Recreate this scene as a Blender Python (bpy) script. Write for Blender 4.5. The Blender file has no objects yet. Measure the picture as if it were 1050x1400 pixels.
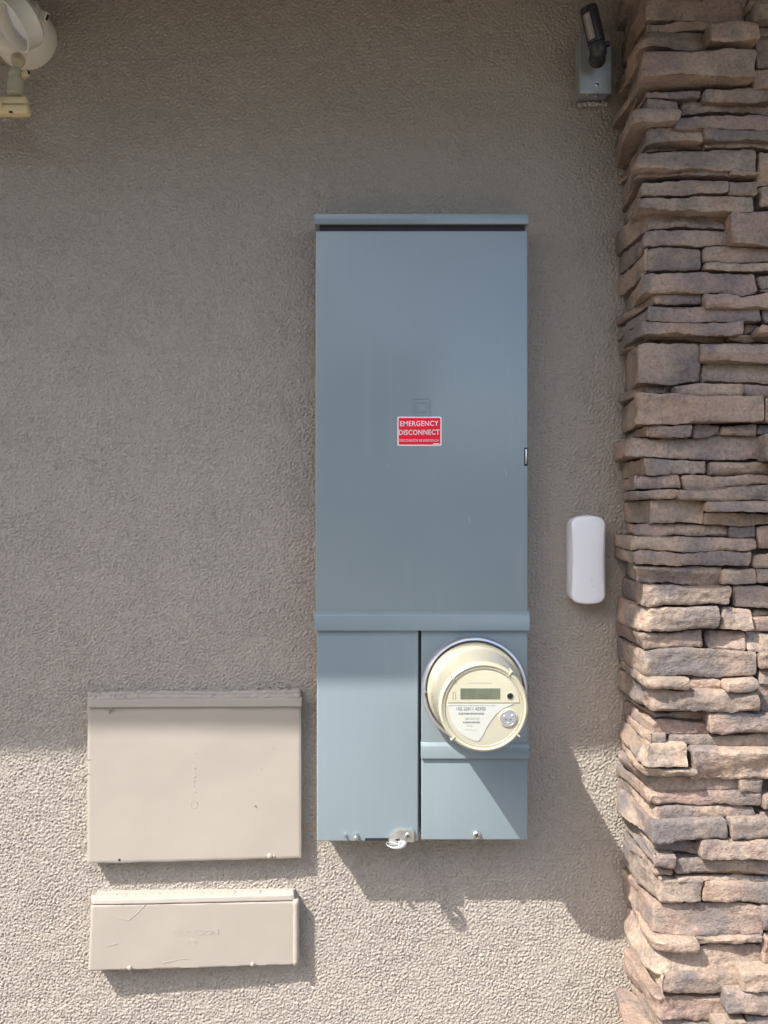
import bpy, bmesh, math, random
import numpy as np
from mathutils import Vector, Matrix, noise

random.seed(7)
S = bpy.context.scene
C = S.collection

# ------------------------------------------------------------------ camera
CAMZ = 1.5            # lens height above the ground
DIST = 1.381          # lens to stucco plane (Y = 0)
F = 1051.0            # focal length in photo pixels (photo is 1050 wide)
cam_d = bpy.data.cameras.new('camera')
cam = bpy.data.objects.new('camera', cam_d)
C.objects.link(cam)
cam.location = (0, -DIST, CAMZ)
cam.rotation_euler = (math.radians(90), 0, 0)
cam_d.sensor_fit = 'HORIZONTAL'
cam_d.sensor_width = 36.0
cam_d.lens = 36.0 * F / 1050.0
cam_d.clip_start = 0.02
cam_d.clip_end = 500
S.camera = cam
S.render.resolution_x = 768
S.render.resolution_y = 1024

# ------------------------------------------------------------------ light
SUN_DIR = Vector((-1.20, -1.0, 1.93)).normalized()     # towards the sun
elev = math.asin(SUN_DIR.z)
azim = math.atan2(SUN_DIR.x, SUN_DIR.y)                # from +Y, clockwise
w = bpy.data.worlds.new('World')
S.world = w
w.use_nodes = True
nt = w.node_tree
bg = nt.nodes['Background']
sky = nt.nodes.new('ShaderNodeTexSky')
sky.sky_type = 'NISHITA'
sky.sun_disc = False
sky.sun_elevation = elev
sky.sun_rotation = azim
sky.dust_density = 2.4
sky.ozone_density = 0.7
nt.links.new(sky.outputs[0], bg.inputs[0])
bg.inputs[1].default_value = 0.15
sl = bpy.data.lights.new('sun', 'SUN')
sl.energy = 2.9
sl.angle = math.radians(0.55)
sl.color = (1.0, 0.975, 0.94)
sun = bpy.data.objects.new('sun', sl)
C.objects.link(sun)
sun.location = (-3, -3, 6)
sun.rotation_euler = SUN_DIR.to_track_quat('Z', 'Y').to_euler()
S.view_settings.view_transform = 'Standard'
S.view_settings.look = 'None'
S.view_settings.exposure = 1.46
S.view_settings.gamma = 1.0

# ------------------------------------------------------------------ helpers
def sc(d):
    return F / (DIST - d)
def P(x, y, d):
    """photo pixel + distance in front of the stucco -> world point"""
    s = sc(d)
    return Vector(((x - 525.0) / s, -d, CAMZ - (y - 700.0) / s))

def fbm(v, o=3):
    a, f, t = 1.0, 1.0, 0.0
    for _ in range(o):
        t += a * noise.noise(v * f)
        a *= 0.5
        f *= 2.1
    return t

class Mat:
    def __init__(self, name, col, rough=0.6, metal=0.0, spec=0.5):
        self.m = bpy.data.materials.new(name)
        self.m.use_nodes = True
        self.t = self.m.node_tree
        self.b = self.t.nodes['Principled BSDF']
        self.b.inputs['Base Color'].default_value = (*col, 1)
        self.b.inputs['Roughness'].default_value = rough
        self.b.inputs['Metallic'].default_value = metal
        self.b.inputs['Specular IOR Level'].default_value = spec
        self.col = col
        self.tc = None
        self.last = None
    def n(self, kind, **kw):
        nd = self.t.nodes.new(kind)
        for k, v in kw.items():
            setattr(nd, k, v)
        return nd
    def l(self, a, b):
        self.t.links.new(a, b)
    def coord(self):
        if self.tc is None:
            tc = self.n('ShaderNodeTexCoord')
            oi = self.n('ShaderNodeObjectInfo')
            mul = self.n('ShaderNodeMath', operation='MULTIPLY')
            mul.inputs[1].default_value = 37.0
            self.l(oi.outputs['Random'], mul.inputs[0])
            add = self.n('ShaderNodeVectorMath', operation='ADD')
            self.l(tc.outputs['Object'], add.inputs[0])
            self.l(mul.outputs[0], add.inputs[1])
            self.tc = add.outputs[0]
            self.oi = oi
        return self.tc
    def noise(self, scale, detail=3, rough=0.55, stretch=None):
        nd = self.n('ShaderNodeTexNoise')
        nd.inputs['Scale'].default_value = scale
        nd.inputs['Detail'].default_value = detail
        nd.inputs['Roughness'].default_value = rough
        src = self.coord()
        if stretch:
            vm = self.n('ShaderNodeVectorMath', operation='MULTIPLY')
            vm.inputs[1].default_value = stretch
            self.l(src, vm.inputs[0])
            src = vm.outputs[0]
        self.l(src, nd.inputs['Vector'])
        return nd.outputs['Fac']
    def ramp(self, src, stops):
        r = self.n('ShaderNodeValToRGB')
        cr = r.color_ramp
        while len(cr.elements) < len(stops):
            cr.elements.new(0.5)
        for e, (p, c) in zip(cr.elements, stops):
            e.position = p
            e.color = (*c, 1) if len(c) == 3 else c
        self.l(src, r.inputs[0])
        return r.outputs[0]
    def mix(self, fac, a, b, mode='MIX'):
        m = self.n('ShaderNodeMix', data_type='RGBA', blend_type=mode)
        if isinstance(fac, float):
            m.inputs[0].default_value = fac
        else:
            self.l(fac, m.inputs[0])
        for i, v in ((6, a), (7, b)):
            if isinstance(v, tuple):
                m.inputs[i].default_value = (*v, 1)
            else:
                self.l(v, m.inputs[i])
        return m.outputs[2]
    def color(self, src):
        self.l(src, self.b.inputs['Base Color'])
    def vary(self, scale, amt, detail=4, stretch=None):
        f = self.noise(scale, detail, stretch=stretch)
        lo = tuple(c * (1 - amt) for c in self.col)
        hi = tuple(min(1, c * (1 + amt)) for c in self.col)
        self.color(self.ramp(f, [(0.3, lo), (0.7, hi)]))
        return self
    def bump(self, src, dist, strength=1.0):
        b = self.n('ShaderNodeBump')
        b.inputs['Distance'].default_value = dist
        b.inputs['Strength'].default_value = strength
        self.l(src, b.inputs['Height'])
        if self.last is not None:
            self.l(self.last, b.inputs['Normal'])
        self.last = b.outputs[0]
        self.l(self.last, self.b.inputs['Normal'])
        return self
    def roughvar(self, scale, lo, hi):
        f = self.noise(scale, 4)
        r = self.n('ShaderNodeMapRange')
        r.inputs[1].default_value = 0.3
        r.inputs[2].default_value = 0.7
        r.inputs[3].default_value = lo
        r.inputs[4].default_value = hi
        self.l(f, r.inputs[0])
        self.l(r.outputs[0], self.b.inputs['Roughness'])
        return self

# ------------------------------------------------------------------ materials
WALLC = (0.386, 0.342, 0.287)
m = Mat('stucco_paint', WALLC, 0.92, spec=0.25)
f1 = m.noise(2.3, 4)
f2 = m.noise(60, 3)
c1 = m.ramp(f1, [(0.3, tuple(c * 0.96 for c in WALLC)), (0.7, tuple(c * 1.04 for c in WALLC))])
c2 = m.mix(m.ramp(f2, [(0.35, (0, 0, 0)), (0.75, (0.35, 0.35, 0.35))]), c1, (0.41, 0.365, 0.315))
m.color(c2)
m.bump(m.noise(260, 4, 0.65), 0.0022, 0.7)
STUCCO = m.m

def painted(name, k=1.0):
    c = (WALLC[0] * k, WALLC[1] * k * 1.005, WALLC[2] * k * 1.0)
    m = Mat(name, c, 0.62, spec=0.35)
    m.vary(6, 0.03)
    m.bump(m.noise(14, 3), 0.004, 0.10)
    m.bump(m.noise(160, 3), 0.0012, 0.12)
    m.roughvar(20, 0.5, 0.72)
    return m.m
PAINTED = painted('painted_cover', 0.95)
PAINTED_CAP = painted('painted_lip', 0.93)
CAULK = painted('paint_bead', 0.94)

m = Mat('panel_enamel', (0.178, 0.232, 0.262), 0.4, spec=0.65)
f = m.noise(4.0, 4)
base = m.ramp(f, [(0.3, (0.205, 0.255, 0.274)), (0.7, (0.219, 0.270, 0.289))])
sp = m.noise(230, 2, 0.6)
dust = m.ramp(sp, [(0.72, (0, 0, 0)), (0.80, (0.35, 0.35, 0.35))])
streak = m.ramp(m.noise(9, 4, 0.6, (9, 1, 0.35)), [(0.56, (0, 0, 0)), (0.78, (0.16, 0.16, 0.16))])
m.color(m.mix(streak, base, (0.30, 0.33, 0.335)))
m.bump(m.noise(3.0, 0), 0.060, 0.30)
m.bump(m.noise(600, 2), 0.0002, 0.10)
m.roughvar(4, 0.24, 0.27)
ENAMEL = m.m

DARK = Mat('shadow_gap_black', (0.012, 0.012, 0.014), 0.7).m
m = Mat('zinc', (0.62, 0.62, 0.62), 0.34, 1.0); m.roughvar(90, 0.25, 0.5); m.bump(m.noise(150), 0.0004, 0.3)
ZINC = m.m
m = Mat('galvanized_ring', (0.60, 0.61, 0.64), 0.36, 0.85); m.roughvar(60, 0.28, 0.48)
RING = m.m
m = Mat('nickel_hasp', (0.55, 0.53, 0.49), 0.38, 0.9); m.vary(60, 0.18); m.bump(m.noise(120), 0.0006, 0.4)
HASP = m.m
m = Mat('yellowed_polycarbonate', (0.44, 0.405, 0.295), 0.2, spec=0.5)
m.b.inputs['Coat Weight'].default_value = 0.6
m.b.inputs['Coat Roughness'].default_value = 0.08
m.vary(14, 0.06)
m.b.inputs['Subsurface Weight'].default_value = 0.08
m.b.inputs['Subsurface Radius'].default_value = (0.02, 0.015, 0.008)
m.b.inputs['Subsurface Scale'].default_value = 0.4
m.bump(m.noise(40), 0.001, 0.08)
POLY = m.m
m = Mat('meter_face_plastic', (0.56, 0.53, 0.41), 0.4); m.vary(20, 0.03)
FACE = m.m
m = Mat('meter_face_lower', (0.50, 0.48, 0.385), 0.4); m.vary(20, 0.03)
FACE2 = m.m
m = Mat('meter_label_paper', (0.55, 0.565, 0.54), 0.5); m.vary(30, 0.02)
LABELM = m.m
m = Mat('lcd_glass', (0.155, 0.175, 0.125), 0.16); m.vary(60, 0.16, stretch=(1, 1, 0.4))
LCD = m.m
PRINT = Mat('grey_print', (0.20, 0.21, 0.22), 0.6).m
PRINT2 = Mat('pale_print', (0.40, 0.41, 0.40), 0.6).m
m = Mat('grey_switch', (0.36, 0.37, 0.42), 0.4, 0.2); m.vary(200, 0.1)
SWITCH = m.m
BLACKP = Mat('black_plastic', (0.016, 0.015, 0.017), 0.38); BLACKP.roughvar(60, 0.3, 0.5); BLACKP = BLACKP.m
m = Mat('dark_grey_plastic', (0.035, 0.037, 0.04), 0.4); m.vary(40, 0.15)
DGREY = m.m
m = Mat('sticker_red', (0.80, 0.010, 0.032), 0.5, spec=0.3); m.vary(30, 0.05)
RED = m.m
WHITEINK = Mat('sticker_white', (0.80, 0.78, 0.78), 0.4).m
m = Mat('white_sensor_plastic', (0.80, 0.81, 0.83), 0.34); m.vary(9, 0.02); m.bump(m.noise(500), 0.0002, 0.15)
WHITEP = m.m
m = Mat('silver_label', (0.42, 0.42, 0.39), 0.35, 0.3); m.vary(160, 0.12)
SILVER = m.m
m = Mat('grey_box_paint', (0.36, 0.385, 0.40), 0.42, 0.4); m.vary(50, 0.10); m.roughvar(70, 0.3, 0.55); m.bump(m.noise(200), 0.0005, 0.3)
GBOX = m.m
m = Mat('lamp_cream_enamel', (0.72, 0.70, 0.62), 0.36); m.vary(15, 0.04)
LAMP = m.m
m = Mat('lamp_inner_white', (0.66, 0.67, 0.66), 0.3); m.vary(15, 0.03)
LAMPIN = m.m
m = Mat('aged_beige_plastic', (0.60, 0.49, 0.27), 0.42); m.vary(22, 0.10)
BEIGE = m.m
m = Mat('knuckle_plastic', (0.47, 0.44, 0.30), 0.42); m.vary(30, 0.08)
KNUCK = m.m

# clear glazing : transparent with a fresnel sheen
def clear(name, tint):
    m = Mat(name, tint, 0.08)
    tr = m.n('ShaderNodeBsdfTransparent'); tr.inputs[0].default_value = (*tint, 1)
    gl = m.n('ShaderNodeBsdfGlossy'); gl.inputs['Roughness'].default_value = 0.12
    lw = m.n('ShaderNodeLayerWeight'); lw.inputs[0].default_value = 0.5
    pw = m.n('ShaderNodeMath', operation='POWER'); pw.inputs[1].default_value = 4.0
    m.l(lw.outputs['Facing'], pw.inputs[0])
    fr = m.n('ShaderNodeMath', operation='MULTIPLY_ADD'); fr.inputs[1].default_value = 0.5; fr.inputs[2].default_value = 0.03
    m.l(pw.outputs[0], fr.inputs[0])
    mx = m.n('ShaderNodeMixShader')
    m.l(fr.outputs[0], mx.inputs[0]); m.l(tr.outputs[0], mx.inputs[1]); m.l(gl.outputs[0], mx.inputs[2])
    m.l(mx.outputs[0], m.t.nodes['Material Output'].inputs[0])
    return m.m
PANE = clear('clear_pane', (0.97, 0.965, 0.93))
SEALM = Mat('clear_seal_plastic', (0.50, 0.51, 0.52), 0.15, spec=0.6)
SEALM.b.inputs['Transmission Weight'].default_value = 0.35
SEALM = SEALM.m
m = Mat('lens_glass', (0.66, 0.68, 0.70), 0.15); m.vary(25, 0.04)
LENS = m.m

# ledge stone : tan, slate grey and pink washes, different on each stone
m = Mat('ledge_stone', (0.26, 0.2, 0.15), 0.88, spec=0.25)
co = m.coord()
rnd = m.oi.outputs['Random']
big = m.noise(13, 4, 0.6)
tone = m.ramp(big, [(0.34, (0.180, 0.158, 0.145)), (0.44, (0.235, 0.190, 0.155)), (0.58, (0.342, 0.275, 0.216)), (0.70, (0.270, 0.196, 0.155))])
pink = m.mix(m.ramp(m.noise(7, 3), [(0.48, (0, 0, 0)), (0.66, (0.6, 0.6, 0.6))]), tone, (0.310, 0.220, 0.190))
slate = m.mix(m.ramp(m.noise(9.5, 4, 0.6), [(0.50, (0, 0, 0)), (0.62, (0.85, 0.85, 0.85))]), pink, (0.160, 0.146, 0.142))
per = m.ramp(rnd, [(0.0, (0.86, 0.84, 0.85)), (0.25, (1.08, 1.03, 0.99)), (0.5, (0.92, 0.92, 0.94)), (0.75, (1.20, 1.15, 1.09)), (1.0, (1.08, 1.0, 0.97))])
c3 = m.mix(1.0, slate, per, 'MULTIPLY')
speck = m.ramp(m.noise(190, 3, 0.7), [(0.30, (0.72, 0.71, 0.70)), (0.5, (1, 1, 1)), (0.74, (1.22, 1.20, 1.16))])
c4 = m.mix(1.0, c3, speck, 'MULTIPLY')
pit = m.ramp(m.noise(75, 4, 0.65), [(0.27, (0.55, 0.52, 0.5)), (0.38, (1, 1, 1))])
c4 = m.mix(0.9, c4, pit, 'MULTIPLY')
m.color(c4)
m.bump(m.noise(48, 5, 0.65, (1, 1, 1.7)), 0.008, 0.55)
m.bump(m.noise(240, 4, 0.65), 0.0022, 0.55)
STONE = m.m
m = Mat('dark_mortar', (0.10, 0.088, 0.078), 0.95, spec=0.1); m.vary(40, 0.2); m.bump(m.noise(120), 0.004, 0.6)
MORTAR = m.m
m = Mat('patio_concrete', (0.215, 0.180, 0.143), 0.9, spec=0.2); m.vary(3, 0.08); m.bump(m.noise(160), 0.002, 0.4)
CONC = m.m
m = Mat('soffit_paint', (0.13, 0.105, 0.08), 0.8, spec=0.2); m.vary(8, 0.06); m.bump(m.noise(60, 3, stretch=(0.1, 1, 1)), 0.002, 0.4)
SOFFIT = m.m

# ------------------------------------------------------------------ object helpers
def link(name, me, mat, parent=None, origin=None, smooth=None):
    """mesh given in world coordinates -> object sitting at its thing's base"""
    o = bpy.data.objects.new(name, me)
    C.objects.link(o)
    if mat is not None:
        me.materials.clear()
        me.materials.append(mat)
    if parent is not None:
        root = parent
        while root.parent:
            root = root.parent
        me.transform(Matrix.Translation(-root.location))
        o.parent = parent
    elif origin is not None:
        me.transform(Matrix.Translation(-origin))
        o.location = origin
    if smooth is not None:
        for p in me.polygons:
            p.use_smooth = True
        if smooth < 180:
            me.set_sharp_from_angle(angle=math.radians(smooth))
    return o

def tag(o, label, cat=None, group=None):
    o['label'] = label
    if cat: o['category'] = cat
    if group: o['group'] = group
    return o

def thing(name, label, cat, loc, group=None):
    o = bpy.data.objects.new(name, None)
    o.empty_display_size = 0.02
    C.objects.link(o)
    o.location = loc
    return tag(o, label, cat, group)

def bm_mesh(bm, name='m'):
    me = bpy.data.meshes.new(name)
    bmesh.ops.recalc_face_normals(bm, faces=bm.faces)
    bm.to_mesh(me)
    bm.free()
    return me

def box_bm(x0, x1, y0, y1, z0, z1, bev=0.0, seg=2):
    bm = bmesh.new()
    bmesh.ops.create_cube(bm, size=1)
    for v in bm.verts:
        v.co = Vector((x0 + (v.co.x + .5) * (x1 - x0), y0 + (v.co.y + .5) * (y1 - y0), z0 + (v.co.z + .5) * (z1 - z0)))
    if bev > 0:
        bmesh.ops.bevel(bm, geom=bm.edges[:], offset=bev, segments=seg, profile=0.5, affect='EDGES')
    return bm

def pbox(name, x0, x1, yt, yb, d0, d1, mat, parent=None, bev=0.0, seg=3):
    """box from photo pixels measured on its front face (depth d1)"""
    a = P(x0, yt, d1); b = P(x1, yb, d1)
    bm = box_bm(a.x, b.x, -d1, -d0, b.z, a.z, bev, seg)
    return link(name, bm_mesh(bm), mat, parent, smooth=40)

def frame_of(axis):
    a = Vector(axis).normalized()
    up = Vector((0, 0, 1)) if abs(a.z) < 0.9 else Vector((1, 0, 0))
    u = a.cross(up).normalized()
    v = a.cross(u).normalized()
    return a, u, v

def lathe_bm(profile, centre, axis=(0, -1, 0), n=64, bm=None, squash=1.0):
    """profile = [(radius, distance along axis)]"""
    bm = bm or bmesh.new()
    a, u, v = frame_of(axis)
    c = Vector(centre)
    rings = []
    for r, t in profile:
        if r < 1e-6:
            rings.append([bm.verts.new(c + a * t)])
        else:
            rings.append([bm.verts.new(c + a * t + (u * math.cos(2 * math.pi * k / n) + v * math.sin(2 * math.pi * k / n) * squash) * r) for k in range(n)])
    for A, B in zip(rings, rings[1:]):
        for k in range(n):
            k2 = (k + 1) % n
            if len(A) == 1 and len(B) == 1: continue
            if len(A) == 1: bm.faces.new((A[0], B[k], B[k2]))
            elif len(B) == 1: bm.faces.new((A[k], A[k2], B[0]))
            else: bm.faces.new((A[k], A[k2], B[k2], B[k]))
    return bm

def lathe(name, profile, centre, axis, mat, parent, n=64, smooth=35):
    return link(name, bm_mesh(lathe_bm(profile, centre, axis, n)), mat, parent, smooth=smooth)

def tube_bm(pts, r, n=8, bm=None):
    bm = bm or bmesh.new()
    pts = [Vector(p) for p in pts]
    rr = r if isinstance(r, (list, tuple)) else [r] * len(pts)
    rings = []
    for i, p in enumerate(pts):
        t = (pts[min(i + 1, len(pts) - 1)] - pts[max(i - 1, 0)]).normalized()
        _, u, v = frame_of(t)
        if rings:
            u0 = last_u - t * last_u.dot(t)
            if u0.length > 1e-6:
                u = u0.normalized(); v = t.cross(u)
        last_u = u
        rings.append([bm.verts.new(p + (u * math.cos(2 * math.pi * k / n) + v * math.sin(2 * math.pi * k / n)) * rr[i]) for k in range(n)])
    for A, B in zip(rings, rings[1:]):
        for k in range(n):
            bm.faces.new((A[k], A[(k + 1) % n], B[(k + 1) % n], B[k]))
    bm.faces.new(rings[0][::-1]); bm.faces.new(rings[-1])
    return bm

def prism_bm(poly, d0, d1, bev=0.0, bm=None):
    """poly = [(X, Z)] outline extruded from depth d0 to d1"""
    bm = bm or bmesh.new()
    A = [bm.verts.new((x, -d1, z)) for x, z in poly]
    B = [bm.verts.new((x, -d0, z)) for x, z in poly]
    n = len(poly)
    f = bm.faces.new(A)
    bm.faces.new(B[::-1])
    for k in range(n):
        bm.faces.new((A[k], B[k], B[(k + 1) % n], A[(k + 1) % n]))
    if bev > 0:
        bmesh.ops.bevel(bm, geom=list(f.edges), offset=bev, segments=2, affect='EDGES')
    return bm

def rounded_rect(x0, x1, z0, z1, r, n=6):
    pts = []
    for cx, cz, a0 in ((x1 - r, z1 - r, 0), (x0 + r, z1 - r, 90), (x0 + r, z0 + r, 180), (x1 - r, z0 + r, 270)):
        for k in range(n + 1):
            a = math.radians(a0 + 90 * k / n)
            pts.append((cx + r * math.cos(a), cz + r * math.sin(a)))
    return pts

def text_mesh(body, width, height, thick, spacing=1.0, bold=0.0):
    cu = bpy.data.curves.new('t', 'FONT')
    cu.body = body
    cu.align_x = 'CENTER'
    cu.size = 1.0
    cu.extrude = 0.5
    cu.space_character = spacing
    cu.resolution_u = 3
    cu.offset = bold
    ob = bpy.data.objects.new('t', cu)
    C.objects.link(ob)
    dg = bpy.context.evaluated_depsgraph_get()
    me = bpy.data.meshes.new_from_object(ob.evaluated_get(dg))
    bpy.data.objects.remove(ob)
    bpy.data.curves.remove(cu)
    n = len(me.vertices)
    co = np.empty(n * 3); me.vertices.foreach_get('co', co); co = co.reshape(-1, 3)
    lo, hi = co.min(0), co.max(0)
    co = (co - (lo + hi) / 2) / np.maximum(hi - lo, 1e-9)
    co *= np.array([width, height, thick])
    me.vertices.foreach_set('co', co.ravel())
    return me

def letters(name, body, centre, width, height, thick, mat, parent, rot=0.0, spacing=1.0, bold=0.0):
    """flat lettering that faces the camera side (-Y)"""
    me = text_mesh(body, width, height, thick, spacing, bold)
    me.transform(Matrix.Rotation(rot, 4, 'Z'))
    me.transform(Matrix.Rotation(math.radians(90), 4, 'X'))
    me.transform(Matrix.Translation(Vector(centre)))
    return link(name, me, mat, parent)

def screw(parent, c, r, mat=ZINC, slot='cross', ang=0.3, h=0.0035, name='screw'):
    prof = [(r * 1.0, -0.002), (r * 1.0, h * 0.35), (r * 0.88, h * 0.75), (r * 0.55, h), (0, h * 1.05)]
    s = lathe(name, prof, c, (0, -1, 0), mat, parent, n=20, smooth=45)
    bm = bmesh.new()
    for a in ([ang, ang + math.pi / 2] if slot == 'cross' else [ang]):
        b2 = box_bm(-r * .62, r * .62, -0.0006, 0.0006, -r * .10, r * .10)
        me = bpy.data.meshes.new('x'); b2.to_mesh(me); b2.free()
        me.transform(Matrix.Rotation(a, 4, 'Y'))
        me.transform(Matrix.Translation(Vector(c) + Vector((0, -h * 1.02, 0))))
        bm.from_mesh(me); bpy.data.meshes.remove(me)
    link('screw_slot', bm_mesh(bm), DARK, s)
    return s

# ------------------------------------------------------------------ ground
def ground():
    bm = bmesh.new()
    n = 24
    vs = {}
    xs = [-150, -40, -12, -6, -3, -1.5, 0, 1.5, 3, 6, 12, 40, 150]
    ys = [-150, -40, -12, -6, -3, -1.5, -0.5, 0.3]
    for i, x in enumerate(xs):
        for j, y in enumerate(ys):
            vs[i, j] = bm.verts.new((x, y, 0))
    for i in range(len(xs) - 1):
        for j in range(len(ys) - 1):
            bm.faces.new((vs[i, j], vs[i + 1, j], vs[i + 1, j + 1], vs[i, j + 1]))
    o = link('ground', bm_mesh(bm), CONC)
    o['kind'] = 'structure'
ground()

# ------------------------------------------------------------------ stucco wall
SOFF_Z = CAMZ + 0.965
EAVE = 0.724

def stucco_height():
    """tile of sprayed and lightly floated stucco, 1.7 mm per sample"""
    N = 2048
    rng = np.random.default_rng(11)
    k = np.fft.fftfreq(N, d=0.0017)
    kx, kz = np.meshgrid(k, k, indexing='ij')
    def band(lam, width, aniso=0.0, ang=0.0):
        w_ = np.fft.fft2(rng.standard_normal((N, N)))
        ca, sa = math.cos(ang), math.sin(ang)
        a = kx * ca + kz * sa
        b = -kx * sa + kz * ca
        kk = np.sqrt((a * (1 + aniso)) ** 2 + b ** 2) + 1e-9
        g = np.exp(-(np.log(kk * lam) / width) ** 2)
        r = np.real(np.fft.ifft2(w_ * g))
        return r / r.std()
    grain = band(0.0060, 0.85, 0.18, math.radians(40))
    grit = band(0.0042, 0.60)
    knobs = np.clip(band(0.0095, 0.55) - 0.8, 0, 1.8)
    pits = np.clip(-band(0.0080, 0.55) - 1.1, 0, 1.5)
    mid = band(0.034, 0.6, 0.5, math.radians(-40))
    large = band(0.30, 0.6)
    mask = 1.04 + 0.09 * np.tanh(band(0.16, 0.6))
    return (grain * 0.00070 + grit * 0.00036 + knobs * 0.00070 - pits * 0.00055) * mask + mid * 0.00022 + large * 0.0006

def stucco_wall():
    H = stucco_height()
    fx0, fx1, fz0, fz1, st = -0.76, 0.50, 0.54, SOFF_Z + 0.01, 0.0017
    fx = np.arange(fx0, fx1, st)
    fz = np.arange(fz0, fz1, st)
    xs = np.concatenate([np.arange(-4.0, fx0 - 0.01, 0.06), fx, np.arange(fx1 + 0.03, 4.0, 0.06)])
    zs = np.concatenate([np.arange(-0.05, fz0 - 0.01, 0.045), fz, [fz1 + 0.03, fz1 + 0.3]])
    ix = np.round((xs + 4) / st).astype(int) % 2048
    iz = np.round((zs + 1) / st).astype(int) % 2048
    h = H[np.ix_(ix, iz)].copy()
    # floated smoother beside the fittings where the plaster was patched round them
    X, Z = np.meshgrid(xs, zs, indexing='ij')
    def near(x0, x1, z0, z1, reach):
        dx = np.maximum(np.maximum(x0 - X, X - x1), 0)
        dz = np.maximum(np.maximum(z0 - Z, Z - z1), 0)
        return np.clip(1 - np.sqrt(dx * dx + dz * dz) / reach, 0, 1)
    a, b = P(119, 955, 0.02), P(412, 1180, 0.02)
    h *= 1 - 0.55 * near(a.x, b.x, b.z, a.z, 0.012)
    a, b = P(122, 1228, 0.02), P(405, 1328, 0.02)
    h *= 1 - 0.55 * near(a.x, b.x, b.z, a.z, 0.012)
    nx, nz = len(xs), len(zs)
    co = np.stack([X, -h, Z], axis=-1).reshape(-1, 3).astype(np.float32)
    idx = np.arange(nx * nz).reshape(nx, nz)
    q = np.stack([idx[:-1, :-1], idx[1:, :-1], idx[1:, 1:], idx[:-1, 1:]], axis=-1).reshape(-1, 4)
    me = bpy.data.meshes.new('stucco')
    me.vertices.add(len(co)); me.vertices.foreach_set('co', co.ravel())
    me.loops.add(q.size); me.loops.foreach_set('vertex_index', q.ravel().astype(np.int32))
    me.polygons.add(len(q))
    me.polygons.foreach_set('loop_start', np.arange(0, q.size, 4, dtype=np.int32))
    me.polygons.foreach_set('use_smooth', np.ones(len(q), dtype=bool))
    me.update(calc_edges=True)
    me.validate()
    o = link('stucco_wall', me, STUCCO)
    tag(o, 'rough taupe stucco house wall that carries the electrical fittings', 'wall')
stucco_wall()

# ------------------------------------------------------------------ eave above
def eave():
    t = thing('roof_eave', 'tan boarded eave overhanging the top of the stucco wall', 'eave', Vector((0, -EAVE, SOFF_Z)))
    y = -EAVE
    nb = 5
    for k in range(nb):
        y0 = -EAVE + 0.03 + k * (EAVE - 0.03 + 0.02) / nb
        y1 = y0 + (EAVE - 0.01) / nb - 0.003
        link('soffit_board', bm_mesh(box_bm(-5, 5, y0, y1, SOFF_Z, SOFF_Z + 0.02)), SOFFIT, t)
    link('fascia', bm_mesh(box_bm(-5, 5, -EAVE, -EAVE + 0.028, SOFF_Z - 0.002, SOFF_Z + 0.18, 0.003)), SOFFIT, t)
    bm = bmesh.new()
    pts = [(-EAVE - 0.03, SOFF_Z + 0.185), (0.6, SOFF_Z + 0.55), (0.6, SOFF_Z + 0.60), (-EAVE - 0.03, SOFF_Z + 0.205)]
    A = [bm.verts.new((-5, a, b)) for a, b in pts]; B = [bm.verts.new((5, a, b)) for a, b in pts]
    bm.faces.new(A); bm.faces.new(B[::-1])
    for k in range(4):
        bm.faces.new((A[k], B[k], B[(k + 1) % 4], A[(k + 1) % 4]))
    link('roof_deck', bm_mesh(bm), SOFFIT, t)
eave()

# ------------------------------------------------------------------ house and fence added out of view for the panel's satin paint to mirror
def unseen_yard():
    h = thing('unseen_house', 'unseen stucco house with a tiled roof, added for the panel to reflect', 'house', Vector((-4.2, -6.2, 0)))
    link('wall', bm_mesh(box_bm(-9.0, 0.45, -10.0, -6.2, 0, 4.1)), painted('unseen_house_stucco', 0.8), h)
    bm = bmesh.new()
    e = [(-9.4, -10.4), (0.8, -10.4), (0.8, -5.8), (-9.4, -5.8)]
    lo = [bm.verts.new((x, y, 4.05)) for x, y in e]
    up = [bm.verts.new((x, y, 4.22)) for x, y in e]
    r0, r1 = bm.verts.new((-7.0, -8.1, 4.8)), bm.verts.new((-1.6, -8.1, 4.8))
    bm.faces.new(lo[::-1])
    for k in range(4):
        bm.faces.new((lo[k], lo[(k + 1) % 4], up[(k + 1) % 4], up[k]))
    bm.faces.new((up[0], up[1], r1, r0)); bm.faces.new((up[1], up[2], r1)); bm.faces.new((up[2], up[3], r0, r1)); bm.faces.new((up[3], up[0], r0))
    m = Mat('roof_tile', (0.16, 0.095, 0.07), 0.85, spec=0.2); m.vary(5, 0.2)
    link('roof', bm_mesh(bm), m.m, h)
    w_ = link('window', bm_mesh(box_bm(-3.6, -2.2, -6.21, -6.13, 1.0, 2.2, 0.01)), WHITEINK, h)
    link('pane', bm_mesh(box_bm(-3.52, -2.28, -6.2, -6.12, 1.08, 2.12)), Mat('window_glass', (0.03, 0.035, 0.04), 0.06).m, w_)
    f = thing('unseen_fence', 'unseen tan stucco fence wall, added for the panel to reflect', 'fence', Vector((5.0, -6.4, 0)))  # also out of view, added beside the house for the panel's reflection
    m = Mat('fence_stucco', (0.24, 0.20, 0.165), 0.92, spec=0.2); m.vary(6, 0.1); m.bump(m.noise(90), 0.004, 0.5)
    link('fence_wall', bm_mesh(box_bm(0.45, 10.0, -6.45, -6.30, 0, 1.80)), m.m, f)
    link('coping', bm_mesh(box_bm(0.45, 10.05, -6.47, -6.28, 1.801, 1.86, 0.008)), m.m, f)
unseen_yard()

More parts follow.
